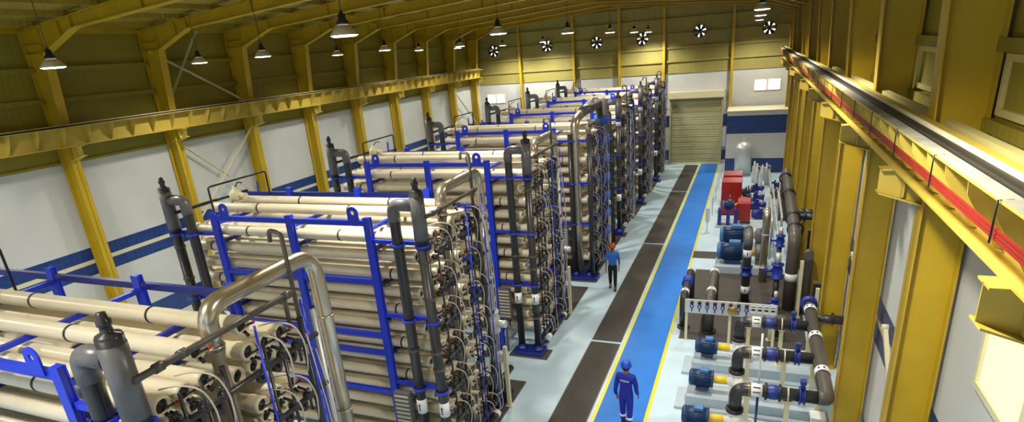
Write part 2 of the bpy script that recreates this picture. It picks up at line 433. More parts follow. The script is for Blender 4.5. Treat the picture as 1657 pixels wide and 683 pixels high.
# ------------------------------------------------------------------ pendant lamps
def lamp(x, y, z, lab, power, s=1.):
    """z = rim height"""
    r = empty('pendant_lamp', (x, y, z), lab, 'lamp', 'pendant high bay lamps')
    MB().lathe([(0, .25*s), (.012, .256*s), (.17*s, .135*s), (.17*s, .125*s), (.01, .24*s), (0, .25*s)], (x, y, z), (0, 0, 1), 24).build('lamp_shade', 'shade', r)
    MB().lathe([(.165*s, 0), (.165*s, .1*s), (.2*s, .125*s), (.24*s, .1*s), (.27*s, .07*s), (.36*s, .065*s), (.38*s, .03*s), (.42*s, .02*s), (.42*s, 0)], (x, y, z), (0, 0, 1), 16).build('ballast_housing', 'lampblack', r)
    MB().cyl((x, y, z+.4*s), (x, y, roofz(x)-.1), .008, 6).build('cord', 'lampblack', r)
    MB().lathe([(-.025, 0), (-.02, .2*s), (.0, .243*s), (.012, .235*s), (.012, 0)], (x, y, z), (0, 0, 1), 24).build('diffuser', 'glow', r)
    L = bpy.data.lights.new('bulb', 'SPOT'); L.energy = power; L.spot_size = math.radians(150); L.spot_blend = .65
    L.color = (1, .965, .86); L.shadow_soft_size = .2
    o = bpy.data.objects.new('bulb', L); C.objects.link(o); o.parent = r; o.location = (0, 0, -.06)
LP = 1950
rows = [
 (-6.95, 9.55, [2.0, 9.7, 17.1, 24.4, 32.2, 39.1, 44.5], 'in the row over the racks near the aisle'),  # lamp nearest the camera is out of view, added to brighten the near rack
 (-11.6, 9.5, [3.0, 11.5, 20., 28., 36., 43.8], None),
 (-14.5, 9.5, [2.4, 9.28, 15.76, 22.88, 30.2, 44.2], 'in the row left of the hall centre'),  # row's first lamp is unseen, added as extra light on the near rack
 (-17.6, 9.5, [8.4, 2.8, 16.1, 23.8, 31.3, 36.3, 44.], 'in the row by the left wall'),  # the two lamps nearest the camera are unseen, added for light at lower left
 (.12, 9.68, [22.1, 30.6, 43.5, 14.0, 5.5], 'in the row by the right wall')]
ordl = ['nearest', 'second', 'third', 'fourth', 'fifth', 'sixth', 'seventh']
for x, z, yl, lab in rows:
    if lab is None: continue
    for k, y in enumerate(sorted(yl)):
        lamp(x, y, z-.05, 'lit pendant lamp %s, %s the camera' % (lab, ordl[k]+' to' if k == 0 else ordl[k]+' nearest'), LP*((.98 if y < 15 else .75) if x > -1 else .8 if y > 43 else .38 if x < -16 else .5 if x < -13 else .55 if y < 5 else .95))

# ------------------------------------------------------------------ floor gratings
def grating(x0, x1, y0, y1, lab, grp='floor gratings'):
    b = MB(); b.box(x0+.03, x1-.03, y0+.03, y1-.03, .0, .012)
    for a in ((x0, x1, y0, y0+.03), (x0, x1, y1-.03, y1), (x0, x0+.03, y0+.03, y1-.03), (x1-.03, x1, y0+.03, y1-.03)): b.box(*a, 0, .014, 1)
    tag(b.build('floor_grating', ['grate', 'pipeb']), lab, 'grating', grp)
for i, (a, c) in enumerate(((-5.5, 6.6), (6.72, 16.72), (16.86, 26.92), (27.06, 37.45), (37.6, 46.))):
    if i: grating(-4.38, -3.42, a, c, 'long floor grating beside the blue lane, %s' % ['', 'nearest the camera', 'second from the camera', 'third from the camera', 'furthest, ending by the roller door'][i])
for i, (a, c) in enumerate(((10.6, 13.85), (18.1, 21.2), (21.9, 25.3), (25.8, 28.2), (31.2, 34.0), (37.2, 40.0))):
    grating(-8.2, -5.58, a, c, 'dark floor grating at the rack feet left of the aisle, %s from the camera' % ORD[i])
grating(-1.72, 2.0, 17.55, 23.9, 'wide dark floor grating under the pipework behind the gauge board')
grating(-2.0, -.9, 25.3, 26.2, 'narrow dark floor grating beside the right yellow line by the large blue motors')

# ------------------------------------------------------------------ pressure vessel rack
XE, XW = -5.8, -12.0
def label_band(mb, p0, p1, r, facing=(0, -1, 0)):
    pass
def vessel_proto():
    b = MB()
    prof = [(0, .0), (0, .085), (.02, .1), (.04, .122), (.2, .122), (.24, .112), (5.9, .112), (6.0, .125), (6.16, .125), (6.2, .112), (6.2, .094), (6.13, .09), (6.13, 0)]
    b.lathe(prof, (0, 0, 0), (1, 0, 0), 18); return b
def add_strap(b, x):
    b.lathe([(x-.018, .112), (x-.018, .12), (x+.018, .12), (x+.018, .112)], (0, 0, 0), (1, 0, 0), 18)

def make_rack(y0):
    W = lambda x, y, z: V((x, y0+y, z))
    r = empty('membrane_rack', (-8.9, y0, 0), 'x', 'membrane rack', 'blue racks of cream pressure vessels')
    # --- blue frame
    PX_ = (-7.02, -9.0, -11.15)
    for yy, h in ((-.22, 6.12), (2.28, 6.12)):
        for x in PX_:
            p = MB(); p.box(x-.08, x+.08, y0+yy-.05, y0+yy-.035, .2, h).box(x-.08, x+.08, y0+yy+.035, y0+yy+.05, .2, h).box(x-.06, x+.06, y0+yy-.036, y0+yy+.036, .2, h)
            p.box(x-.15, x+.15, y0+yy-.12, y0+yy+.12, .0, .03)
            p.box(x-.08, x+.08, y0+yy-.05, y0+yy+.05, .03, .2)
            p.build('post', 'blue', r)
        for z in ((6.0, 4.73, 3.48, 3.05, 2.07, .3) if yy < 0 else (5.95, 4.1, 2.07, .3)):
            MB().box(-11.15 if yy < 0 else -12.9, -7.02, y0+yy-.04, y0+yy+.04, z-.055, z+.055).build('cross_beam', 'blue' if yy < 0 else 'dblue', r)
    for x in (-7.3, -10.75):
        t = MB(); n = 14; cx, cz = x, 6.16
        outer = [(cx-.13, 6.0)]+[(cx+.13*math.cos(PI-PI*k/n), cz+.06+.13*math.sin(PI-PI*k/n)) for k in range(n+1)]+[(cx+.13, 6.0)]
        hole = [(cx+.045*math.cos(2*PI*k/12), cz+.06+.045*math.sin(2*PI*k/12)) for k in range(12)]
        # plate with eye: outer loop bridged to the hole
        bm = t.bm; yy = y0-.29
        for y_ in (yy, yy+.025):
            o = [bm.verts.new((a, y_, c)) for a, c in outer]; h = [bm.verts.new((a, y_, c)) for a, c in hole]
            es = [bm.edges.new((o[i], o[(i+1) % len(o)])) for i in range(len(o))]+[bm.edges.new((h[i], h[(i+1) % 12])) for i in range(12)]
            bmesh.ops.triangle_fill(bm, edges=es, use_beauty=True)
            if y_ == yy: o1, h1 = o, h
        for L1, L2 in ((o1, o), (h1, h)):
            for i in range(len(L1)):
                j = (i+1) % len(L1); bm.faces.new([L1[i], L1[j], L2[j], L2[i]])
        t.build('lifting_lug', 'blue', r)
    for x in PX_:
        for z in [5.86]+[5.42-.8*k for k in range(7)]:
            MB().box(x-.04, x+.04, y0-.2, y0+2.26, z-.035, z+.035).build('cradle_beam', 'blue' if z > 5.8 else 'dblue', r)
    for z in (5.62, 3.98, 2.35):
        for x0_, x1_ in ((-7.0, -5.68), (-12.4, -11.15)):
            k = MB(); k.box(x0_, x1_, y0-.24, y0-.17, z-.04, z+.04)
            for px in ((-6.3, -5.75) if x0_ > -9 else (-12.35, -11.8)):
                k.lathe([(-.025, .125), (-.025, .15), (.025, .15), (.025, .125)], (px, y0-.33, z), (0, 0, 1), 16)
            k.build('pipe_bracket', 'blue', r)
    # --- pressure vessels
    ve = vessel_proto().build('pressure_vessel', 'vessel', r, local=True)
    cap = MB().lathe([(6.131, 0), (6.131, .089), (6.14, .089), (6.15, .03), (6.19, .028), (6.19, 0)], (0,0,0), (1,0,0), 16).build('end_cap', 'black', ve, local=True)
    sv = MB(); sv.tube(fillet([(6.17, .0, .0), (6.24, .0, 0), (6.24, .11, -.01)], .03, 3), .014, 8, 0); sv.cyl((6.24, .1, -.01), (6.24, .145, -.015), .02, 8, 1)
    sv.tube([(6.2, -.0, -.08), (6.26, .0, -.14)], .022, 8, 0)
    sv = sv.build('sample_valve', ['black', 'redcap'], ve, local=True)
    st = MB(); add_strap(st, 0); st = st.build('strap', 'black', ve, local=True)
    protos = (ve, cap, sv, st)
    first = [True]
    def place(x, y, z, straps, end=True, mt=None):
        if first[0]: v = ve; first[0] = False
        else: v = ve.copy(); C.objects.link(v); v.parent = r
        v.location = (x+8.9, y, z)
        if v is not ve:
            c = cap.copy(); C.objects.link(c); c.parent = v
            if end: c = sv.copy(); C.objects.link(c); c.parent = v
        for k, sx in enumerate(straps):
            c = st if (v is ve and k == 0) else st.copy()
            if c is not st: C.objects.link(c)
            c.parent = v; c.location = (sx, 0, 0)
    ys_ = (0, .29, .58, 1.28, 1.57, 1.86)
    for row in range(13):
        z = 5.65-.4*row; even = row % 2 == 0
        for j, y in enumerate(ys_):
            place(-12.0+(0 if even else -.3), y, z, ((.7, 5.25) if j == 0 else ()) if row else ((1.6, 4.1) if j in (0, 2) else ()), even)
    for j, y in enumerate((.58, 1.28)): place(-12.0, y, 6.03, (1.45, 4.0) if j == 0 else (2.1, 4.6), True)
    # --- black twin riser pipes with elbow, near corner on both ends
    for xt, xs, n in ((-5.75, -6.3, 0), (-12.35, -11.8, 1)):
        y = y0-.33; m = 'pipe'
        p = MB(); p.cyl((xt, y, .35), (xt, y, 5.9), .108, 18); p.cyl((xt, y, 5.55), (xt, y, 6.68), .132, 18); p.lathe([(0, .132), (.03, .12), (.05, .06), (.12, .055), (.13, .07), (.18, .07), (.2, .05), (.26, .045), (.27, 0)], (xt, y, 6.68), (0,0,1), 14)
        p.build('riser_pipe', 'pipeg' if n == 0 else 'pipe', r) if False else p.build('riser_pipe', 'pipe', r)
        p = MB(); s_ = 1 if xt > xs else -1
        p.tube(fillet([(xs, y, .35), (xs, y, 6.42), (xt-.1*s_, y, 6.42)], .22, 8), .108, 18)
        q = p.build('riser_pipe', 'pipe', r)
        MB().tube(fillet([(xs, y, 6.1), (xs, y, 6.42), (xt-.1*s_, y, 6.42)], .24, 8), .122, 18).build('elbow', 'pipeg', r)
        MB().cyl((xt, y, 5.75), (xt, y, 6.6), .14, 18).build('sleeve', 'pipeg', r)
        for px in (xt, xs):
            for z in (5.3, 4.5, 3.3, 2.9, 1.3):
                if px == xt or z == 3.3: MB().lathe([(-.03, .108), (-.03, .125), (-.012, .13), (-.012, .118), (.012, .118), (.012, .13), (.03, .125), (.03, .108)], (px, y, z), (0,0,1), 16).build('coupling', 'pipeb', r)
            if n == 0:
                lb = MB(); zc = 1.93; lb.lathe([(-.17, .1095), (-.17, .1115), (.17, .1115), (.17, .1095)], (px, y, zc), (0,0,1), 18)
                for sg in (-1, 1):
                    a = V((px, y, zc)); d = V((.55, -.835, 0)); w = V((.835, .55, 0))
                    if sg < 0: d, w = V((0, -1, 0)), V((1, 0, 0))
                    else: continue
                    c0 = a+d*.113
                    lb.prism([c0-w*.012+V((0,0,-.1)), c0+w*.012+V((0,0,-.1)), c0+w*.012+V((0,0,.03)), c0+w*.03+V((0,0,.03)), c0+V((0,0,.1)), c0-w*.03+V((0,0,.03)), c0-w*.012+V((0,0,.03))], d*.003, 1)
                lb.build('pipe_label', ['label', 'ink'], r)
        base = MB(); base.box(min(xt, xs)-.2, max(xt, xs)+.2, y-.25, y+.25, .05, .2); base.box(min(xt, xs)-.35, max(xt, xs)+.35, y-.3, y+.3, 0, .05, 1)
        for px in (xt, xs): base.lathe([(0, .12), (0, .17), (.04, .17), (.04, .13), (.16, .12)], (px, y, .2), (0,0,1), 16)
        base.build('riser_base', ['dblue', 'pipeb'], r)
    # --- stainless inverted U header and its valve
    X = -5.95
    MB().tube(fillet([(X, y0+.93, 5.85), (X, y0+.93, 6.42), (X-.02, y0+2.95, 6.42), (X, y0+2.95, 2.75)], .42, 10), .118, 20).build('steel_header', 'steel', r)
    MB().lathe([(0, .118), (-.12, .085), (-5.3, .085), (-5.3, 0)], (X, y0+.93, 5.85), (0,0,1), 16).build('feed_riser', 'beigepipe', r)
    for (yy, z) in ((.93, 5.9), (2.95, 5.4), (2.95, 3.7)):
        MB().lathe([(-.012, .118), (-.012, .127), (.012, .127), (.012, .118)], (X, y0+yy, z), (0,0,1), 18).build('weld_ring', 'steel', r)
    v = MB(); yy = y0+2.95
    v.lathe([(0, .13), (0, .19), (.05, .19), (.05, .14), (.2, .2), (.45, .2), (.55, .14), (.55, .19), (.6, .19), (.6, .12)], (X, yy, 2.15), (0,0,1), 18)
    v.box(X-.14, X+.16, yy-.42, yy-.14, 2.35, 2.6); v.cyl((X+.1, yy-.1, 2.45), (X+.42, yy-.1, 2.45), .1, 12)
    v.build('control_valve', 'silver', r)
    p = MB(); p.cyl((X, yy, .55), (X, yy, 2.16), .11, 16); p.cyl((X+.15, yy-.35, .75), (X+.15, yy+.6, .75), .09, 14); p.lathe([(0, .1), (0, .3), (.12, .32), (.24, .3), (.24, .1)], (X, yy-.12, .5), (0,1,0), 20)
    p.box(X-.3, X+.25, yy-.45, yy+.45, .08, .16)
    p.build('booster_pump', 'black', r)
    # --- feed pipes between vessel groups
    for (yy, rr, m) in ((2.15, .05, 'pipe'), (2.42, .04, 'silver'), (.75, .035, 'pipe')):
        MB().cyl((-5.7, y0+yy, .5), (-5.7, y0+yy, 5.75), rr, 12).build('feed_pipe', m, r)
    # horizontal dark manifolds under each double row
    for k in range(7):
        z = 5.44-.8*k; x = -5.6
        p = MB(); p.cyl((x, y0-.12, z), (x, y0+2.3, z), .04, 10)
        for y in ys_:
            p.tube(fillet([(x, y0+y+.03, z), (x, y0+y+.03, z+.1), (x-.16, y0+y+.03, z+.13)], .04, 3), .02, 8)
            p.tube(fillet([(x, y0+y-.03, z), (x, y0+y-.03, z-.12), (x-.16, y0+y-.03, z-.16)], .04, 3), .02, 8)
            p.cyl((x-.06, y0+y+.03, z+.02), (x+.05, y0+y+.03, z+.02), .055, 8); p.cyl((x-.1, y0+y+.15, z+.05), (x-.1, y0+y+.15, z-.3), .022, 8)
            p.cyl((x-.12, y0+y-.03, z-.15), (x-.04, y0+y-.03, z-.15), .06, 8)
        p.build('permeate_manifold', 'pipe', r)
    for yy in (.145, .435, 1.425, 1.715):
        MB().cyl((-5.7, y0+yy, .5), (-5.7, y0+yy, 5.75), .022, 8).build('permeate_riser', 'pipe', r)
    p = MB(); p.cyl((-5.6, y0-.33, 6.2), (-5.6, y0+2.0, 6.2), .04, 10)
    for y in (-.05, .25, 1.9): p.cyl((-5.6, y0+y-.05, 6.2), (-5.6, y0+y+.05, 6.2), .058, 10)
    p.tube(fillet([(-5.6, y0+1.95, 6.2), (-5.7, y0+1.95, 6.2), (-5.7, y0+1.95, 5.7)], .05, 4), .03, 8)
    p.build('vent_manifold', 'pipeb', r)
    MB().cyl((-12.2, y0-.33, 6.12), (-12.2, y0+1.9, 6.12), .04, 10).build('vent_manifold', 'pipe', r)
    # --- hoses
    for g in (0, 1):
        for k in range(7):
            for h in range(2):
                ya = y0+(.2+.22*h if g == 0 else 1.45+.3*h); zt = 5.78-.8*k+(.05 if h else 0)
                pts = [(-5.95, ya-.1, zt), (-5.7, ya-.05, zt+.07), (-5.5, ya+.08, zt-.02), (-5.45, ya+.14, zt-.3), (-5.5, ya+.18, zt-.55), (-5.56, ya+.2, zt-.8)]
                MB().tube(fillet(pts, .15, 4), .011, 6).build('hose', 'hose', r)
    for k, (ya, zb) in enumerate(((2.0, .7), (2.12, 1.1), (.7, .6))):
        pts = [(-5.5, y0+ya, 5.6-.3*k), (-5.42, y0+ya+.05, 4.2), (-5.45, y0+ya, zb+.6), (-5.3, y0+ya-.25, zb), (-5.35, y0+ya-.6, zb+.1)]
        MB().tube(fillet(pts, .4, 5), .008, 6).build('hose', 'hose', r)
    for ya in (1.18, 2.02):
        MB().cyl((-5.5, y0+ya, .4), (-5.5, y0+ya, 6.1), .016, 8).build('support_rod', 'blue', r)
    # low black header with white-lettered ends and base skid
    p = MB(); p.cyl((-5.55, y0+.1, .42), (-5.55, y0+1.9, .42), .1, 14); p.build('drain_header', 'black', r)
    for yy in (.15, 1.8):
        p = MB(); p.cyl((-5.55, y0+yy-.07, .42), (-5.55, y0+yy+.07, .42), .104, 14); p.build('pipe_label', 'label', r)
    for x in (-5.9, -9.0, -11.6):
        MB().box(x-.1, x+.1, y0-.2, y0+2.3, .03, .2).build('base_beam', 'dblue', r)
    # louvred cabinet low behind the riser
    p = MB(); xa, xb, ya, z0, z1 = -6.95, -6.55, y0-.42, 1.2, 2.2
    p.box(xa, xb, ya, ya+.14, z0, z1)
    for k in range(9): p.box(xa+.03, xb-.03, ya-.02, ya, z0+.06+k*.105, z0+.1+k*.105, 1)
    p.box(xa+.15, xa+.2, ya+.02, ya+.1, .03, z0); p.build('louvred_box', ['pipeg', 'hose'], r)
    # thin black hoop over the left back end and small riser
    MB().tube(fillet([(-11.3, y0+1.75, 5.6), (-11.3, y0+1.75, 6.66), (-11.3, y0-.05, 6.66), (-11.3, y0-.05, 6.0)], .06, 4), .022, 8).build('vent_hoop', 'black', r)
    MB().cyl((-11.4, y0+1.5, 5.7), (-11.4, y0+1.5, 6.45), .03, 8).build('vent_stub', 'dblue', r)
    # steel vent hook over the header
    MB().tube(fillet([(-5.85, y0+2.3, 3.2), (-5.85, y0+2.3, 6.93), (-6.05, y0+2.3, 6.97), (-6.07, y0+2.3, 6.8)], .06, 4), .032, 10).build('vent_hook', 'pipeb', r)
    # relief valve lump at the left top
    v = MB(); v.lathe([(0, .05), (0, .13), (.05, .15), (.18, .15), (.24, .1), (.28, .05), (.34, .05), (.34, 0)], (-11.65, y0+1.0, 6.1), (0,0,1), 16); v.cyl((-11.65, y0+1.0, 6.22), (-11.35, y0+1.02, 6.2), .08, 12)
    v.build('relief_valve', 'cream', r)
    v = MB(); v.tube(fillet([(-11.62, y0+1.0, 6.42), (-11.5, y0+1.0, 6.55), (-11.4, y0+1.05, 6.52)], .05, 3), .015, 6); v.build('valve_handle', 'black', r)
    # left end feed risers in cream with couplings
    for yy in (.15, .93, 1.7):
        p = MB(); p.cyl((-12.15, y0+yy, .4), (-12.15, y0+yy, 5.75), .055, 12)
        for k in range(12): p.cyl((-12.15, y0+yy-.06, .9+.4*k), (-12.15, y0+yy+.06, .9+.4*k), .075, 8)
        p.build('end_manifold', 'cream', r)
    return r

Y0S = [3.69, 9.76, 15.83, 22.35, 28.5, 34.6, 40.7]
RL = ['blue framed rack of cream pressure vessels, nearest the camera at the lower left',
 'blue framed rack of cream pressure vessels, second from the camera, behind the nearest steel arch',
 'blue framed rack of cream pressure vessels, third from the camera, left of the walking man',
 'blue framed rack of cream pressure vessels, fourth from the camera, with thick grey header',
 'blue framed rack of cream pressure vessels, fifth from the camera, white labels high up',
 'blue framed rack of cream pressure vessels, sixth from the camera, second from the end wall',
 'blue framed rack of cream pressure vessels, furthest away, left of the roller door']
rack = make_rack(Y0S[0]); rack['label'] = RL[0]
index_kids()
racks = [rack]
for i, y in enumerate(Y0S[1:]):
    c = rack.copy(); C.objects.link(c)
    for ch in KIDS[rack.name]:
        if i == 2 and ch.name.split('.')[0] in ('steel_header', 'riser_pipe', 'elbow', 'sleeve', 'weld_ring', 'coupling', 'pipe_label') and i == 2:
            bb = [ch.matrix_basis @ V(q) for q in ch.bound_box]
            if max(q.x for q in bb) > 0: continue
        copy_tree(ch, c)
    c.location.y = y; c['label'] = RL[i+1]; racks.append(c)
# fourth rack: its own tall steel pipe and thick grey header with blue clamps
r4 = racks[3]; y0 = Y0S[3]
MB().tube(fillet([(-6.2, 22.2, .3), (-6.2, 22.2, 6.35), (-6.0, 24.0, 6.8)], .35, 8), .17, 20).build('steel_header', 'steel', r4)
MB().tube(fillet([(-6.05, 22.9, 6.62), (-5.85, 24.7, 6.72)], .1, 3), .19, 20).build('header_branch', 'pipeg', r4)
MB().lathe([(0, .0), (0, .2), (3.2, .2), (3.2, .24), (6.3, .24), (6.3, .2), (6.4, .16), (6.4, 0)], (-5.75, 24.85, .5), (0,0,1), 20).build('grey_header', 'pipeb', r4)
for k in range(7):
    z = 6.1-.8*k; MB().lathe([(-.15, .24), (-.15, .31), (.15, .31), (.15, .24)], (-5.75, 24.85, z), (0,0,1), 18).build('header_clamp', 'clampb', r4)
for x in (-5.6, -6.35): MB().cyl((x, 22.0, .2), (x, 22.0, 5.9), .09, 14).build('riser_pipe', 'pipe', r4)
MB().box(-6.6, -5.4, 21.8, 22.4, .0, .18).build('riser_base', 'dblue', r4)
for k in (3, 4, 5, 6):
    for q, (dx, dy, rr, h) in enumerate(((-5.7, 2.75, .06, 5.9), (-6.1, 3.3, .1, 5.4), (-5.75, 3.55, .05, 6.2), (-6.45, 3.7, .09, 5.8), (-5.8, 4.2, .06, 5.2), (-6.3, 4.5, .07, 6.0))):
        if k == 3: dy += .55
        if Y0S[k]+dy > 45.9: continue
        p = MB(); p.tube(fillet([(dx, Y0S[k]+dy, .0), (dx, Y0S[k]+dy, h), (dx-.4, Y0S[k]+dy, h)], .15, 5), rr, 10)
        for z in range(1, 6): p.cyl((dx, Y0S[k]+dy, z-.06), (dx, Y0S[k]+dy, z+.06), rr*1.5, 10); p.cyl((dx, Y0S[k]+dy, z+.3), (dx+.16, Y0S[k]+dy, z+.3), .035, 8)
        p.build('service_pipe', 'pipe' if q % 2 == 0 else 'pipeb', racks[k])
for k in (4, 5, 6):
    for px in (-6.3, -5.75):
        b = MB(); b.cyl((px, Y0S[k]-.33, 5.35), (px, Y0S[k]-.33, 5.72), .128, 16); b.build('pipe_label', 'label', racks[k])

# cream posts with cable box in front of the racks
CP = ['in front of the second rack', 'in front of the third rack', 'by the fourth rack', 'by the fifth rack', 'by the sixth rack', 'by the last rack']
for i, y in enumerate((12.6, 18.7, 25.4, 31.4, 37.5, 43.6)):
    r = empty('cable_post', (-5.62, y, 0), 'slim cream cable post standing on the floor %s' % CP[i], 'post', 'cream cable posts')
    MB().box(-5.67, -5.57, y-.05, y+.05, 0, 1.8).build('shaft', 'cream', r, bevel=.01)
    MB().box(-5.72, -5.52, y-.1, y+.1, 0, .02).build('foot_plate', 'cream', r)
    MB().box(-5.88, -5.68, y-.08, y+.08, 1.35, 1.6).build('junction_box', 'silver', r, bevel=.01)

# ------------------------------------------------------------------ pumps on the right
def motor(r, x0, x1, y, z, rad, big=False):
    b = MB(); n = 36; prof = []
    b.lathe([(0, 0), (0, rad*.9), (.02, rad*.95), (.05, rad*.95)], (x0+.12*(x1-x0), y, z), (1,0,0), 24)
    b.cyl((x0+.12*(x1-x0), y, z), (x1-.04, y, z), rad*.9, 24)
    for k in range(28):
        a = 2*PI*k/28
        if math.sin(a) > .85: continue
        u = V((0, math.cos(a), math.sin(a))); c = V((0, y, z))
        b.bar(V((x0+.2*(x1-x0), 0, 0))+c+u*rad*.93, V((x1-.06, 0, 0))+c+u*rad*.93, .012, rad*.14, up=u)
    b.cyl((x1-.06, y, z), (x1, y, z), rad*1.0, 24)
    b.box(x0+.3*(x1-x0), x1-.1, y-rad*.7, y+rad*.7, z-rad*1.25, z-rad*.85)
    b.build('motor_body', 'motor', r)
    MB().lathe([(0, 0), (0, rad*.75), (.03, rad*.98), (.16*(x1-x0), rad*1.0), (.16*(x1-x0), rad*.9)], (x0, y, z), (1,0,0), 24).build('fan_cover', 'motorl' if big else 'motor', r)
    MB().box(x0+.45*(x1-x0), x1-.12, y-rad*.45, y+rad*.45, z+rad*.85, z+rad*1.25).build('terminal_box', 'motorl', r, bevel=.015)

def pump_line(y, lab):
    r = empty('pump_set', (0, y, 0), lab, 'pump', 'blue motor pump sets')
    MB().box(-1.12, 1.9, y-.36, y+.36, .08, .34).build('plinth', 'conc', r, bevel=.01)
    MB().box(-1.4, 2.0, y-.5, y+.5, 0, .08).build('base_frame', 'conc', r, bevel=.01)
    motor(r, -1.08, -.48, y, .72, .22)
    MB().lathe([(0, .05), (0, .1), (.02, .105), (.3, .105), (.32, .09), (.32, .05)], (-.47, y, .72), (1,0,0), 18).build('coupling_guard', 'couple', r)
    b = MB(); b.lathe([(0, .05), (0, .1), (.1, .12), (.14, .17), (.17, .24), (.33, .26), (.38, .2), (.45, .12), (.6, .11)], (-.15, y, .72), (1,0,0), 22); b.lathe([(0, .12), (.22, .1), (.22, .17), (.26, .17), (.26, 0)], (.06, y, .72), (0,0,1), 18); b.box(-.1, .3, y-.14, y+.14, .34, .5)
    b.build('pump_casing', 'white', r)
    return r
def discharge(y, lab):
    z = 1.6; r = empty('discharge_pipe', (.06, y, .98), lab, 'pipe', 'dark discharge pipes of the pump sets')
    MB().tube(fillet([(.06, y, .985), (.06, y, z), (1.74, y, z)], .24, 8), .14, 20).build('pipe', 'pipe', r)
    b = MB(); b.lathe([(0, .13), (0, .19), (.035, .19), (.035, .13)], (.06, y, 1.0), (0,0,1), 18); b.lathe([(0, .13), (0, .19), (.035, .19), (.035, .13)], (.06, y, 1.045), (0,0,1), 18); b.build('flange', 'black', r)
    b = MB(); b.lathe([(0, .141), (0, .146), (.23, .146), (.23, .141)], (.37, y, z), (1,0,0), 24)
    for zz, hh in ((.045, .03), (-.06, .025)):
        a0 = -.6+0
        for ang, (xa, xb) in ((0, (.41, .56)),):
            d = V((0, -.82, .57)); up = V((0, .57, .82)); c = V((0, y, z))+d*.1465+up*zz
            b.prism([c+V((xa,0,0))-up*hh/2, c+V((xb,0,0))-up*hh/2, c+V((xb,0,0))+up*hh/2, c+V((xa,0,0))+up*hh/2], d*.002, 1)
    b.build('pipe_label', ['label', 'ink'], r)
    MB().lathe([(0, .141), (0, .16), (.03, .16), (.03, .141)], (.32, y, z), (1,0,0), 20).build('brass_ring', 'brass', r)
    b = MB()
    b.lathe([(-.02, .141), (-.02, .19), (.03, .19), (.03, .141)], (.67, y, z), (1,0,0), 20, 1); b.lathe([(.26, .141), (.26, .19), (.31, .19), (.31, .141)], (.67, y, z), (1,0,0), 20, 1); b.lathe([(.03, .15), (.1, .165), (.19, .165), (.26, .15)], (.67, y, z), (1,0,0), 20); b.build('expansion_joint', ['joint', 'black'], r)
    MB().lathe([(0, .141), (0, .16), (.03, .16), (.03, .141)], (1.1, y, z), (1,0,0), 20).build('clamp', 'cream', r)
    b = MB(); b.lathe([(0, .141), (0, .2), (.03, .2), (.03, .16), (.09, .16), (.09, .2), (.12, .2), (.12, .141)], (1.33, y, z), (1,0,0), 20)
    b.cyl((1.39, y, z+.13), (1.39, y, z+.32), .045, 10); b.box(1.33, 1.45, y-.07, y+.07, z+.3, z+.38); b.build('butterfly_valve', 'joint', r)
    for x in (.3, 1.12):
        b = MB(); b.box(x-.05, x+.05, y-.05, y+.05, .34, z-.16); b.box(x-.09, x+.09, y-.09, y+.09, z-.17, z-.14); b.box(x-.09, x+.09, y-.09, y+.09, .34, .36); b.build('support_post', 'cream', r)
    return r
PYS = (15.85, 14.05, 12.3, 10.55)
PL = ['blue motor pump set on a grey plinth, in the near row beside the gauge board', 'blue motor pump set on a grey plinth, between the other two in view',
      'blue motor pump set on a grey plinth at the bottom edge of the picture', 'blue motor pump set on a grey plinth, closest to the camera']
DL = ['dark pump discharge pipe with white label and blue joint, just before the gauge board', 'dark pump discharge pipe with white label and blue joint, in the middle',
      'dark pump discharge pipe with white label, lowest in the picture', 'dark pump discharge pipe closest to the camera']
for i, y in enumerate(PYS): pump_line(y, PL[i]); discharge(y, DL[i])
# collecting header
r = empty('collecting_header', (1.87, 14, 1.6), 'thick dark collecting header with white bands joining the pump discharge pipes by the right wall', 'pipe')
MB().tube(fillet([(1.7, 12.3, 1.6), (1.87, 12.3, 1.6), (1.87, 17.35, 1.6)], .15, 6), .155, 22).build('pipe', 'pipeb', r)
for y in (13.25, 15.05, 16.75):
    b = MB(); b.lathe([(0, .156), (0, .161), (.22, .161), (.22, .156)], (1.87, y, 1.62), (0,1,0), 22)
    for a in (.4, 1.1):
        d = V((-math.cos(a+.6), 0, math.sin(a+.6))); w = V((0,1,0)); u = d.cross(w); c = V((1.87, y+.11, 1.62))+d*.1615
        b.prism([c-u*.02-w*.04, c+u*.02-w*.04, c+u*.02+w*.04, c-u*.02+w*.04], d*.002, 1)
    b.build('white_band', ['label', 'ink'], r)
b = MB(); b.lathe([(0, .155), (0, .22), (.04, .22), (.04, .19), (.1, .19), (.1, .22), (.14, .22), (.14, .155)], (1.87, 17.25, 1.62), (0,1,0), 22)
for k in range(8):
    a = k*PI/4; b.cyl((1.87+.2*math.cos(a), 17.2, 1.62+.2*math.sin(a)), (1.87+.2*math.cos(a), 17.44, 1.62+.2*math.sin(a)), .014, 6)
b.build('flanged_end', 'valveb', r)
MB().cyl((1.95, 16.4, 1.6), (2.63, 16.4, 1.6), .12, 18).build('wall_branch', 'pipe', r)
MB().lathe([(0, .12), (0, .17), (.04, .17), (.04, .12)], (2.35, 16.4, 1.62), (1,0,0), 18).build('flange', 'black', r)
for y in (13.47, 15.0, 16.48): MB().box(1.82, 1.92, y-.05, y+.05, 0, 1.47).build('support_post', 'cream', r)

# white and dark marker rod between the near pipes
r = empty('marker_rod', (.55, 13.1, 0), 'thin upright rod, white above and dark below, between the near discharge pipes', 'rod')
MB().cyl((.55, 13.1, 1.3), (.55, 13.1, 2.6), .022, 10).build('upper_rod', 'white', r)
MB().cyl((.55, 13.1, 0), (.55, 13.1, 1.3), .03, 10).build('lower_rod', 'dblue', r)

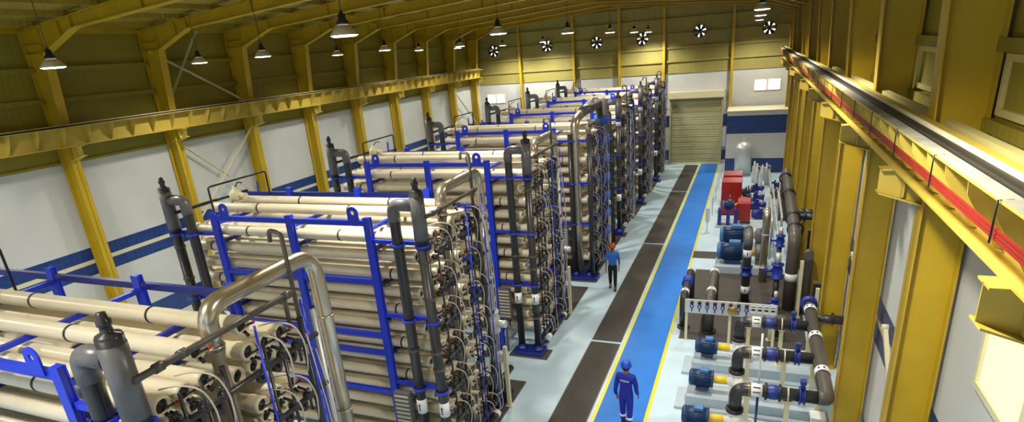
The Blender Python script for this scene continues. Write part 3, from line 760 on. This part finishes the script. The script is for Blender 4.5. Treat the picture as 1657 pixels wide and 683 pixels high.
# gauge board
r = empty('gauge_panel', (-.22, 17.5, 0), 'long pale gauge board on thin posts with a row of round gauges', 'gauge board')
MB().box(-1.55, 1.08, 17.48, 17.52, .96, 1.42).build('board', 'silver', r, bevel=.01)
for x in (-1.5, -.22, 1.02): MB().box(x-.04, x+.04, 17.525, 17.575, 0, 1.36).build('leg', 'cream', r)
for k in range(8):
    x = -1.34+k*.225
    b = MB(); b.lathe([(0, 0), (0, .055), (.03, .055), (.03, 0)], (x, 17.45, 1.32), (0,1,0), 16, 0)
    b.lathe([(0, 0), (0, .06), (.03, .06), (.03, 0)], (x, 17.45, 1.2), (0,1,0), 16, 1); b.cyl((x, 17.46, 1.03), (x, 17.46, 1.17), .018, 8, 1); b.lathe([(-.004, 0), (-.004, .022), (0, .022)], (x, 17.45, 1.2), (0,1,0), 12, 2)
    b.build('gauge', ['black', 'valveb', 'label'], r)
for k in range(4):
    x = .42+k*.18
    b = MB(); b.box(x-.075, x+.075, 17.462, 17.48, 1.12, 1.38, 0); b.box(x-.055, x+.055, 17.455, 17.462, 1.2, 1.26, 1); b.box(x-.055, x+.055, 17.457, 17.462, 1.31, 1.34, 2); b.build('digital_meter', ['white', 'black', 'motorl'], r)
MB().lathe([(0, 0), (0, .15), (.02, .16), (.02, 0)], (-.15, 17.44, 1.14), (0,1,0), 24).build('round_plate', 'brass', r)

# pipes rising behind the panel
def arch(x, ya, yb, z, rad, lab, bands, m='pipe', mid=None, za=.02, zb=None, col='dark riser pipes'):
    r = empty('riser_arch', (x, ya, 0), lab, 'pipe', col)
    pts = [(x, ya, za), (x, ya, z), (x, yb, z)]
    if zb is not None: pts.append((x, yb, zb))
    MB().tube(fillet(pts, rad*1.9, 8), rad, 18).build('pipe', m, r)
    for y in bands:
        b = MB(); b.lathe([(0, rad*1.01), (0, rad*1.04), (.2, rad*1.04), (.2, rad*1.01)], (x, y, z), (0,1,0), 18)
        b.box(x-.03, x-.005, y+.05, y+.13, z+rad*1.03, z+rad*1.06, 1).box(x+.015, x+.035, y+.05, y+.13, z+rad*1.02, z+rad*1.06, 1); b.build('pipe_label', ['label', 'ink'], r)
    if mid: MB().lathe([(0, rad), (0, rad*1.45), (.05, rad*1.45), (.1, rad*1.2), (.2, rad*1.3), (.3, rad*1.2), (.35, rad*1.45), (.4, rad*1.45), (.4, rad)], (x, mid, z), (0,1,0), 18).build('expansion_joint', 'valveb', r)
    b = MB(); b.lathe([(0, rad), (0, rad*1.5), (.05, rad*1.5), (.05, rad)], (x, ya, .02), (0,0,1), 18); b.build('floor_flange', 'black', r)
    return r
arch(-1.66, 18.35, 20.9, 1.15, .13, 'dark riser pipe with a blue joint beside the blue lane behind the gauge board', (18.55, 20.55), mid=19.4, zb=.05)
arch(-.85, 18.2, 20.9, 1.15, .15, 'dark riser pipe with two white labels behind the middle of the gauge board', (18.75, 20.5), m='pipeb', zb=.05)
r3 = arch(.18, 20.8, 21.9, 2.45, .14, 'upright dark pipe with two white labels bending over in front of the large blue motors', (), zb=.03)
for z in (.4, 1.75):
    b = MB(); b.lathe([(0, .142), (0, .147), (.26, .147), (.26, .142)], (.18, 20.8, z), (0,0,1), 18); b.box(.165, .195, 20.8-.15, 20.8-.147, z+.07, z+.19, 1); b.build('pipe_label', ['label', 'ink'], r3)
MB().tube(fillet([(.18, 20.8, 2.15), (.18, 20.8, 2.45), (.18, 21.4, 2.45)], .26, 6), .155, 18).build('elbow', 'pipeg', r3)
MB().lathe([(0, .14), (0, .2), (.05, .2), (.05, .16), (.3, .16), (.3, .2), (.35, .2), (.35, .14)], (.18, 20.8, 1.05), (0,0,1), 18).build('valve', 'dblue', r3)
r = empty('steel_arch', (.78, 21.5, 0), 'tall polished steel pipe arch at the pump ends of the large blue motors', 'pipe')
MB().tube(fillet([(.78, 22.95, .03), (.78, 22.95, 2.75), (.78, 23.45, 2.75), (.78, 23.45, .03)], .24, 8), .13, 20).build('pipe', 'steel', r)
for z in (.6, 1.9): MB().lathe([(-.02, .13), (-.02, .15), (.02, .15), (.02, .13)], (.78, 22.95, z), (0,0,1), 18).build('clamp', 'silver', r)

# large grey header by the right columns
r = empty('main_header', (1.6, 22, 0), 'large grey main pipe along the right columns, dropping to the floor near the gauge board', 'pipe')
MB().tube(fillet([(1.58, 20.5, .03), (1.58, 20.5, 2.6), (1.64, 23.5, 2.6), (1.76, 31.6, 2.5), (1.76, 31.6, .03)], .4, 10), .2, 24).build('pipe', 'pipeb', r)
for k, y in enumerate((21.4, 22.8, 26.3, 29.5)):
    MB().lathe([(-.05, .2), (-.05, .27), (-.02, .27), (-.02, .23), (.02, .23), (.02, .27), (.05, .27), (.05, .2)], (1.64, y, 2.59), (0,1,0), 22).build('flange', 'black', r)
b = MB(); b.lathe([(0, .202), (0, .207), (.25, .207), (.25, .202)], (1.58, 20.5, 1.1), (0,0,1), 22); b.build('pipe_label', 'label', r)
for i, y in enumerate((23.0, 23.6)):
    r = empty('wall_branch_pipe', (1.9, y, 2.6), 'dark branch pipe from the grey main pipe to the right wall, %s' % ['nearer one', 'further one'][i], 'pipe', 'branches to the right wall')
    MB().tube(fillet([(1.87, y, 2.6), (2.48, y, 2.6), (2.48, y, .03)], .2, 6), .12, 18).build('pipe', 'pipe', r)
    MB().lathe([(0, .13), (0, .19), (.05, .19), (.05, .12)], (2.0, y, 2.6), (1,0,0), 18).build('flange', 'black', r)
r = empty('stub_pipe', (1.95, 20.6, 0), 'short capped grey pipe beside the drop of the main pipe', 'pipe')
MB().tube(fillet([(2.02, 20.25, .03), (2.02, 20.25, 2.2), (1.97, 19.8, 2.2)], .2, 6), .15, 18).build('pipe', 'pipeb', r)
# black ducts and blocks between the main pipe and the right columns
for i, (x, y, w_, h) in enumerate(((2.2, 22.3, .16, 2.3), (2.25, 19.3, .2, 1.5), (1.2, 18.4, .3, .6))):
    r = empty('cable_duct', (x, y, .012), 'black upright duct in the shade beside the right columns, %s' % ['tallest one', 'middle sized one', 'lowest one behind the gauge board'][i], 'duct', 'black ducts right side')
    MB().box(x-w_/2, x+w_/2, y-w_/2, y+w_/2, .012, h).build('casing', 'black', r, bevel=.01)
    MB().box(x-w_/2-.02, x+w_/2+.02, y-w_/2-.02, y+w_/2+.02, h, h+.03).build('lid', 'pipeb', r)
# blue valves
BVL = ['upper large blue valve beside the grey main pipe', 'lower large blue valve beside the grey main pipe', 'small blue valve cluster low by the gauge board']
for i, (x, y, z, s) in enumerate(((1.2, 21.3, 2.2, .8), (1.15, 20.6, 1.35, 1.05), (1.1, 19.3, .7, .7))):
    r = empty('blue_valve', (x, y, 0), BVL[i], 'valve', 'blue valves right side')
    b = MB(); b.lathe([(-.25*s, .1*s), (-.25*s, .19*s), (-.2*s, .19*s), (-.2*s, .12*s), (0, .18*s), (.2*s, .12*s), (.2*s, .19*s), (.25*s, .19*s), (.25*s, .1*s)], (x, y, z), (0,0,1), 18); b.cyl((x-.15*s, y, z), (x-.34*s, y, z), .05*s, 10); b.build('body', 'valveb', r)
    MB().lathe([(0, .13*s), (.02*s, .15*s), (.04*s, .13*s), (.02*s, .11*s), (0, .13*s)], (x-.34*s, y, z), (-1,0,0), 16).build('hand_wheel', 'valveb', r)
    MB().cyl((x, y, .03), (x, y, z-.25*s), .09*s, 14).build('pipe', 'pipe', r)
    MB().cyl((x, y, z+.25*s), (x, y, z+.6*s), .08*s, 14).build('pipe', 'silver', r)
# thin silver pipes
for i, (x, y, z) in enumerate(((1.05, 24.95, 1.9), (1.27, 24.5, 1.5), (1.42, 25.5, 1.9), (1.32, 30.2, 1.2), (1.25, 34.9, 1.0))):
    r = MB(); r.tube(fillet([(x, y, .03), (x, y, z), (x, y+4.3, z), (x, y+4.3, .03)], .15, 5), .045, 10)
    for k in range(3): r.cyl((x, y+1+k*1.5-.03, z), (x, y+1+k*1.5+.03, z), .065, 10)
    tag(r.build('silver_pipe', 'silver'), 'slim silver pipe between the steel arch and the grey main pipe, %s from the camera' % ORD[i], 'pipe', 'slim silver pipes')
# cream support posts right
for i, (x, y, h) in enumerate(((1.82, 19.9, 2.0), (2.2, 18.6, 1.6), (.95, 18.0, 1.2))):
    b = MB(); b.box(x-.05, x+.05, y-.05, y+.05, .02, h); b.box(x-.1, x+.1, y-.1, y+.1, .012, .03)
    tag(b.build('support_post', 'cream'), 'cream square support post among the dark pipes, %s' % ['tallest one by the main pipe drop', 'by the right wall', 'short one behind the gauge board'][i], 'post', 'loose support posts')

# large blue motors
for i, y in enumerate((24.15, 26.4)):
    r = empty('large_pump_set', (-.2, y, 0), 'large dark blue motor with yellow coupling guard, %s' % ['nearer of the two', 'further of the two beside the red pump'][i], 'pump', 'large blue motor pumps')
    MB().box(-1.0, 1.3, y-.55, y+.55, .0, .3).build('plinth', 'conc', r, bevel=.01)
    motor(r, -.95, .05, y, .78, .36, True)
    MB().lathe([(0, .06), (0, .15), (.35, .15), (.35, .06)], (.1, y, .78), (1,0,0), 18).build('coupling_guard', 'couple', r)
    b = MB(); b.lathe([(0, .05), (0, .14), (.06, .3), (.26, .32), (.32, .2), (.4, .15), (.5, .15)], (.46, y, .78), (1,0,0), 20); b.box(.5, .8, y-.16, y+.16, .3, .5); b.build('pump_casing', 'pipeg', r)
# fire pump
r = empty('fire_pump', (-.1, 30.8, 0), 'red engine cowl with a small blue motor between the red cabinets and large blue motors', 'pump')
b = MB(); b.prism([(-.35, 30.3, .3), (-.35, 31.2, .3), (-.35, 31.2, 1.15), (-.35, 31.05, 1.3), (-.35, 30.45, 1.3), (-.35, 30.3, 1.15)], (.62, 0, 0)); b.build('cowl', 'red', r, bevel=.03)
motor(r, -1.05, -.5, 30.3, 1.1, .2, True)
for x in (-1.15, -.75, -.4): MB().box(x-.08, x+.08, 30.05, 30.5, .1, .9).build('mount', 'dblue', r)
MB().box(-1.3, .28, 29.9, 31.3, 0, .1).build('skid', 'conc', r)
MB().cyl((-.5, 30.3, 1.1), (-.33, 30.5, 1.1), .06, 12).build('shaft_guard', 'couple', r)
# red cabinets
for i, (y, h) in enumerate(((32.6, 1.9), (34.3, 1.9))):
    r = empty('red_cabinet', (-.72, y, 0), 'tall red steel control cabinet with sloped top, %s' % ['nearer one', 'further one behind the other red cabinet'][i], 'cabinet', 'red control cabinets')
    MB().prism([(-1.2, y-.35, .06), (-1.2, y+.35, .06), (-1.2, y+.35, h), (-1.2, y-.35, h-.12)], (.98, 0, 0)).build('body', 'red', r, bevel=.02)
    MB().box(-1.15, -.27, y-.3, y+.3, 0, .06).build('plinth', 'black', r)
    b = MB(); b.box(-1.15, -.73, y-.37, y-.352, .15, h-.25); b.box(-.7, -.27, y-.37, y-.352, .15, h-.25); b.build('door', 'red', r, bevel=.005)
    MB().cyl((-.76, y-.39, .95), (-.76, y-.39, 1.15), .012, 8).build('handle', 'silver', r)
# white tank
r = empty('water_tank', (-.32, 42.45, 0), 'upright pale grey cylindrical tank with domed top in front of the tiled block', 'tank')
MB().lathe([(0, 0), (0, .46), (.12, .5), (.12, .53), (1.75, .53), (1.85, .5), (2.05, .35), (2.16, .12), (2.18, 0)], (-.32, 42.45, .05), (0,0,1), 32).build('shell', 'silver', r)
MB().cyl((-.32, 42.45, 2.2), (-.32, 42.45, 2.4), .035, 10).build('vent', 'silver', r)
MB().cyl((-.32, 42.45, 0), (-.32, 42.45, .06), .5, 24).build('base_ring', 'conc', r)
# rows of small dark horizontal pumps
SP = [(.5, 36.0), (.5, 33.9), (.55, 32.3), (.72, 30.5), (1.5, 36.9), (1.5, 34.6), (-.02, 35.1), (.1, 33.2)]
SPL = ['left column, furthest', 'left column, second furthest', 'left column, third', 'left column, nearest beside the red cowl', 'right column, further', 'right column, nearer', 'beside the red cabinets, further', 'beside the red cabinets, nearer']
for i, (x, y) in enumerate(SP):
    r = empty('small_pump', (x, y, 0), 'small dark pump in the far pump group, %s' % SPL[i], 'pump', 'small dark pumps')
    s = .55 if i < 4 else .32
    MB().box(x-s*.8, x+s*.9, y-.28, y+.28, 0, .35).build('block', 'white', r, bevel=.01)
    b = MB(); b.lathe([(0, 0), (0, .16), (.05, .19), (.4*s*2, .19), (.45*s*2, .12), (.6*s*2, .14), (.75*s*2, .16), (.8*s*2, 0)], (x-s*.75, y, .6), (1,0,0), 18); b.box(x-s*.5, x+s*.3, y-.1, y+.1, .35, .45); b.box(x-.08*s, x+.2*s, y-.08, y+.08, .76, .88)
    b.build('body', 'dblue' if i < 5 else 'pipe', r)
    MB().cyl((x+s*.7, y, .35), (x+s*.7, y, 1.0), .05, 10).build('pipe', 'silver', r)
# clutter of slim pipes near tank
for i, (x, y) in enumerate(((.55, 39.3), (.85, 39.0), (1.1, 39.6), (.4, 40.2))):
    b = MB(); b.lathe([(0, .06), (0, .12), (.5, .14), (1.0, .14), (1.1, .06), (1.35, .05), (1.36, 0)], (x, y, .0), (0,0,1), 14); b.tube(fillet([(x, y, 1.2), (x+.2, y-.1, 1.2), (x+.2, y-.1, .6)], .05, 3), .03, 8)
    tag(b.build('filter_housing', 'silver'), 'small upright silver filter housing in the group before the tiled block, %s' % ['nearest the tank', 'second', 'third', 'behind the others'][i], 'filter', 'silver filter housings')
# white stand by yellow line
r = empty('control_stand', (-1.65, 29, 0), 'slim white control stand beside the right yellow line before the red cabinets', 'stand')
MB().box(-1.74, -1.56, 28.93, 29.07, .55, 1.24).build('box', 'silver', r, bevel=.01)
MB().box(-1.68, -1.62, 28.97, 29.03, 0, .56).build('post', 'silver', r)
MB().box(-1.76, -1.54, 28.88, 29.12, 0, .02).build('foot', 'silver', r)
# handrail by red cabinets
b = MB(); b.tube(fillet([(-1.6, 32.2, .02), (-1.6, 32.2, 1.0), (-1.6, 41.5, 1.0), (-1.6, 41.5, .02)], .1, 4), .025, 8); b.cyl((-1.6, 35.2, .02), (-1.6, 35.2, 1.0), .02, 8); b.cyl((-1.6, 38.2, .02), (-1.6, 38.2, 1.0), .02, 8); b.cyl((-1.6, 32.2, .5), (-1.6, 41.5, .5), .018, 8)
tag(b.build('handrail', 'silver'), 'pale tubular handrail along the right yellow line past the red cabinets', 'handrail')
# switch box by the door
tag(MB().box(-1.86, -1.6, YB-.3, YB-.0, 1.3, 2.7).build('switch_box', 'silver', bevel=.02), 'narrow pale switch box mounted right of the roller door', 'box')
# dark bent pipe near bottom right and small blue-white unit
r = MB(); r.tube(fillet([(2.3, 7.0, 3.2), (2.3, 7.55, 3.2), (2.62, 7.6, 3.2)], .1, 4), .06, 12)
tag(r.build('wall_pipe', 'pipe'), 'short dark bent pipe on the right wall at the bottom right of the picture', 'pipe')
r = empty('small_blue_unit', (2.0, 13.2, 0), 'small blue and white box on the floor below the collecting header', 'box')
MB().box(1.7, 2.02, 13.0, 13.35, .3, .62).build('case', 'white', r, bevel=.01); MB().box(1.69, 2.03, 13.08, 13.27, .38, .54).build('blue_band', 'motorl', r); MB().box(1.75, 2.07, 13.03, 13.32, 0.08, .3).build('stand', 'conc', r)

# ------------------------------------------------------------------ people
def skin_mesh(joints, edges, name, matn, parent, sub=2):
    me = bpy.data.meshes.new(name); me.from_pydata([j[:3] for j in joints], edges, []); me.update()
    o = bpy.data.objects.new(name, me); C.objects.link(o)
    sk = o.modifiers.new('skin', 'SKIN'); sk.use_smooth_shade = True
    for i, j in enumerate(joints):
        d = me.skin_vertices[0].data[i]; d.radius = (j[3], j[4] if len(j) > 4 else j[3]); d.use_root = (i == 0)
    ss = o.modifiers.new('sub', 'SUBSURF'); ss.levels = ss.render_levels = sub
    dg = bpy.context.evaluated_depsgraph_get(); m2 = bpy.data.meshes.new_from_object(o.evaluated_get(dg)); m2.name = name
    o.modifiers.clear(); o.data = m2; m2.materials.clear(); m2.materials.append(M[matn])
    for p in m2.polygons: p.use_smooth = True
    if parent: o.parent = parent
    return o

def person(loc, rz, lab, style):
    """figure faces -Y locally, height 1.75"""
    r = empty('person', loc, lab, 'person'); r.rotation_euler = (0, 0, rz); r.scale = (1.03,)*3
    J = []; E = []
    def j(*a): J.append(a); return len(J)-1
    def chain(start, pts):
        p = start
        for a in pts: q = j(*a); E.append((p, q)); p = q
        return p
    st = .16 if style == 'worker' else .08      # stride
    pel = j(0, 0, .95, .135, .1)
    chest = chain(pel, [(0, .0, 1.1, .125, .09), (0, .01, 1.28, .15, .1), (0, .01, 1.42, .13, .085)])
    neck = chain(chest, [(0, .0, 1.49, .062), (0, -.01, 1.55, .06), (0, -.02, 1.62, .082, .095), (0, -.015, 1.70, .075, .085)])
    hands = {}
    for s in (-1, 1):
        k = 1 if s > 0 else -1
        sh = chain(chest, [(.17*s, .01, 1.42, .062), (.222*s, .03*k, 1.2, .046), (.242*s, .02+.06*k, 1.0, .036), (.238*s, -.1+.08*k, .84, .026), (.236*s, -.13+.08*k, .80, .034, .018)])
        x, y, z = J[sh][:3]
        for q, (dx, l) in enumerate(((-.03, .06), (-.01, .072), (.01, .068), (.03, .052))):
            chain(sh, [(x+.004*s, y+dx, z-.035, .0085), (x-.002*s, y+dx-.003, z-.035-l*.6, .008), (x-.018*s, y+dx-.004, z-.035-l, .0065)])
        chain(sh, [(x-.016*s, y-.028, z-.01, .01), (x-.028*s, y-.044, z-.045, .008)])
        a = st*s
        ft = chain(pel, [(.09*s, 0, .86, .088), (.095*s, -a*.35-.01, .5, .055), (.1*s, a*.0-a*.9+(.04 if a < 0 else 0), .1, .036)])
        chain(ft, [(.1*s, J[ft][1]-.07, .045, .035), (.105*s, J[ft][1]-.14, .035, .03)])
    # one continuous body
    body = skin_mesh(J, E, 'body', 'skin', r)
    # face details on the head
    fc = MB(); hy = -.02
    fc.lathe([(0, .0), (.008, .012), (.02, .01), (.028, 0)], (0, hy-.088, 1.645), (0, -1, -.3), 10)
    fc.build('nose', 'skin', body, local=True)
    for s in (-1, 1):
        MB().lathe([(-.006, 0), (-.004, .01), (.004, .01), (.006, 0)], (.03*s, hy-.09, 1.668), (0, 1, 0), 10).build('eye', 'hair', body, local=True)
        MB().lathe([(-.008, 0), (-.008, .02), (.006, .026), (.01, 0)], (.082*s, hy+.01, 1.645), (1, 0, 0), 10).build('ear', 'skin', body, local=True)
    MB().box(-.024, .024, hy-.096, hy-.084, 1.607, 1.614).build('mouth', 'redcap', body, local=True)
    # clothing as slightly larger skins
    def sel(idx_r, name, m):
        pass
    infl = .018
    def cloth(name, m, items, edges, sub=2): return skin_mesh(items, edges, name, m, body, sub)
    L = {}
    arms = []
    I = [(0, 0, .93, .15, .115), (0, .0, 1.1, .145, .108), (0, .01, 1.28, .168, .12), (0, .015, 1.42, .165, .122), (0, .008, 1.515, .085)]
    ee = [(0, 1), (1, 2), (2, 3), (3, 4)]
    for s in (-1, 1):
        k = s; b0 = len(I)
        I += [(.172*s, .012, 1.42, .086), (.224*s, .03*k, 1.2, .062)]
        ee += [(3, b0), (b0, b0+1)]
        if style == 'coverall':
            I += [(.244*s, .02+.06*k, 1.0, .05), (.24*s, -.08+.08*k, .88, .04)]; ee += [(b0+1, b0+2), (b0+2, b0+3)]
        else:
            I += [(.248*s, .02+.045*k, 1.12, .058)]; ee += [(b0+1, b0+2)]
    legs = []; le = []
    for s in (-1, 1):
        a = st*s; fy = -a*.9+(.04 if a < 0 else 0)
        legs.append([(.09*s, 0, .84, .104), (.095*s, -a*.35-.01, .5, .078), (.1*s, fy*.95, .14, .064)])
    if style == 'coverall':
        for q in legs:
            b0 = len(I); I += q; ee += [(0, b0), (b0, b0+1), (b0+1, b0+2)]
        cv = cloth('coverall', 'coverall', I, ee)
        for s in (-1, 1):
            a = st*s; fy = -a*.9+(.04 if a < 0 else 0)
            yy = -a*.35-.01+(fy*.95+a*.35+.01)*.55
            MB().lathe([(-.03, .073), (-.03, .08), (.03, .078), (.03, .071)], (.0975*s, yy, .31), (0, .1*s, 1), 18).build('reflective_band', 'reflective', cv, local=True)
        cu = bpy.data.curves.new('lettering', 'FONT'); cu.body = 'VEOLIA'; cu.size = .065; cu.align_x = 'CENTER'; cu.extrude = .002
        to = bpy.data.objects.new('tmp', cu); C.objects.link(to)
        dg = bpy.context.evaluated_depsgraph_get(); me = bpy.data.meshes.new_from_object(to.evaluated_get(dg)); bpy.data.objects.remove(to)
        me.materials.clear(); me.materials.append(M['label'])
        lo = bpy.data.objects.new('back_lettering', me); C.objects.link(lo); lo.parent = cv
        lo.rotation_euler = (PI/2-.1, 0, PI); lo.location = (0, .137, 1.33)
        hm = 'helmetb'
    else:
        I[0] = (0, 0, .9, .168, .13); I[1] = (0, 0, 1.08, .165, .128); I[2] = (0, .01, 1.28, .178, .13)
        cv = cloth('shirt', 'shirt', I, ee)
        T = [(0, 0, .93, .155, .12), (0, 0, 1.06, .145, .112)]; te = [(0, 1)]
        for q in legs: b0 = len(T); T += q; te += [(0, b0), (b0, b0+1), (b0+1, b0+2)]
        cloth('trousers', 'trousers', T, te)
        hm = 'helmetr'
    for s in (-1, 1):
        a = st*s; fy = -a*.9+(.04 if a < 0 else 0)
        b = MB(); b.box(.1*s-.045, .1*s+.045, fy-.19, fy+.07, 0, .07); b.cyl((.1*s, fy+.01, .05), (.1*s, fy+.01, .15), .05, 14)
        b.build('boot', 'black', body, bevel=.02, local=True)
    h = MB(); h.lathe([(-.02, .118), (-.02, .135), (0, .122), (.05, .116), (.1, .085), (.125, .03), (.13, 0)], (0, -.015, 1.70), (0, .05, 1), 24)
    h.prism([(-.08, -.12, 1.69), (.08, -.12, 1.69), (.05, -.175, 1.68), (-.05, -.175, 1.68)], (0, 0, .01)); h.build('hard_hat', hm, body, local=True)
    MB().lathe([(0, .0), (0, .088), (.09, .092), (.1, 0)], (0, 0.0, 1.61), (0, .05, 1), 18).build('hair', 'hair', body, local=True)
    return r
person((-2.42, 12.45, 0), PI-.12, 'person in royal blue coverall and blue hard hat walking away on the blue lane', 'coverall')
person((-4.62, 21.25, 0), .15, 'person in light blue shirt, dark trousers and orange red hard hat walking towards the camera', 'worker')

# ------------------------------------------------------------------ world and camera
w = bpy.data.worlds.new('World'); bpy.context.scene.world = w; w.use_nodes = True
nt = w.node_tree; bg = nt.nodes['Background']
bg.inputs['Color'].default_value = (.75, .88, 1., 1); bg.inputs['Strength'].default_value = 1.3

cam = bpy.data.cameras.new('camera'); co = bpy.data.objects.new('camera', cam); C.objects.link(co)
Rm = Matrix(((0.9284599396947564, -0.06188460358347775, 0.3662409537740492),
             (0.36331275634831315, 0.35635401742581696, -0.8608226619572712),
             (-0.07723976603234556, 0.9322993672119467, 0.353343895432583)))
co.matrix_world = Matrix.Translation((0, 0, 9.0)) @ Rm.to_4x4()
fpx = 954.1988; cam.sensor_width = 36; cam.lens = fpx*36/1657
cam.shift_x = (828.5-821.8261)/1657; cam.shift_y = (445.0390-341.5)/1657
cam.clip_start = .05; cam.clip_end = 200
sc = bpy.context.scene; sc.camera = co
sc.view_settings.view_transform = 'Standard'; sc.view_settings.look = 'None'
sc.view_settings.exposure = 0.; sc.view_settings.gamma = 1.; sc.view_settings.use_curve_mapping = False
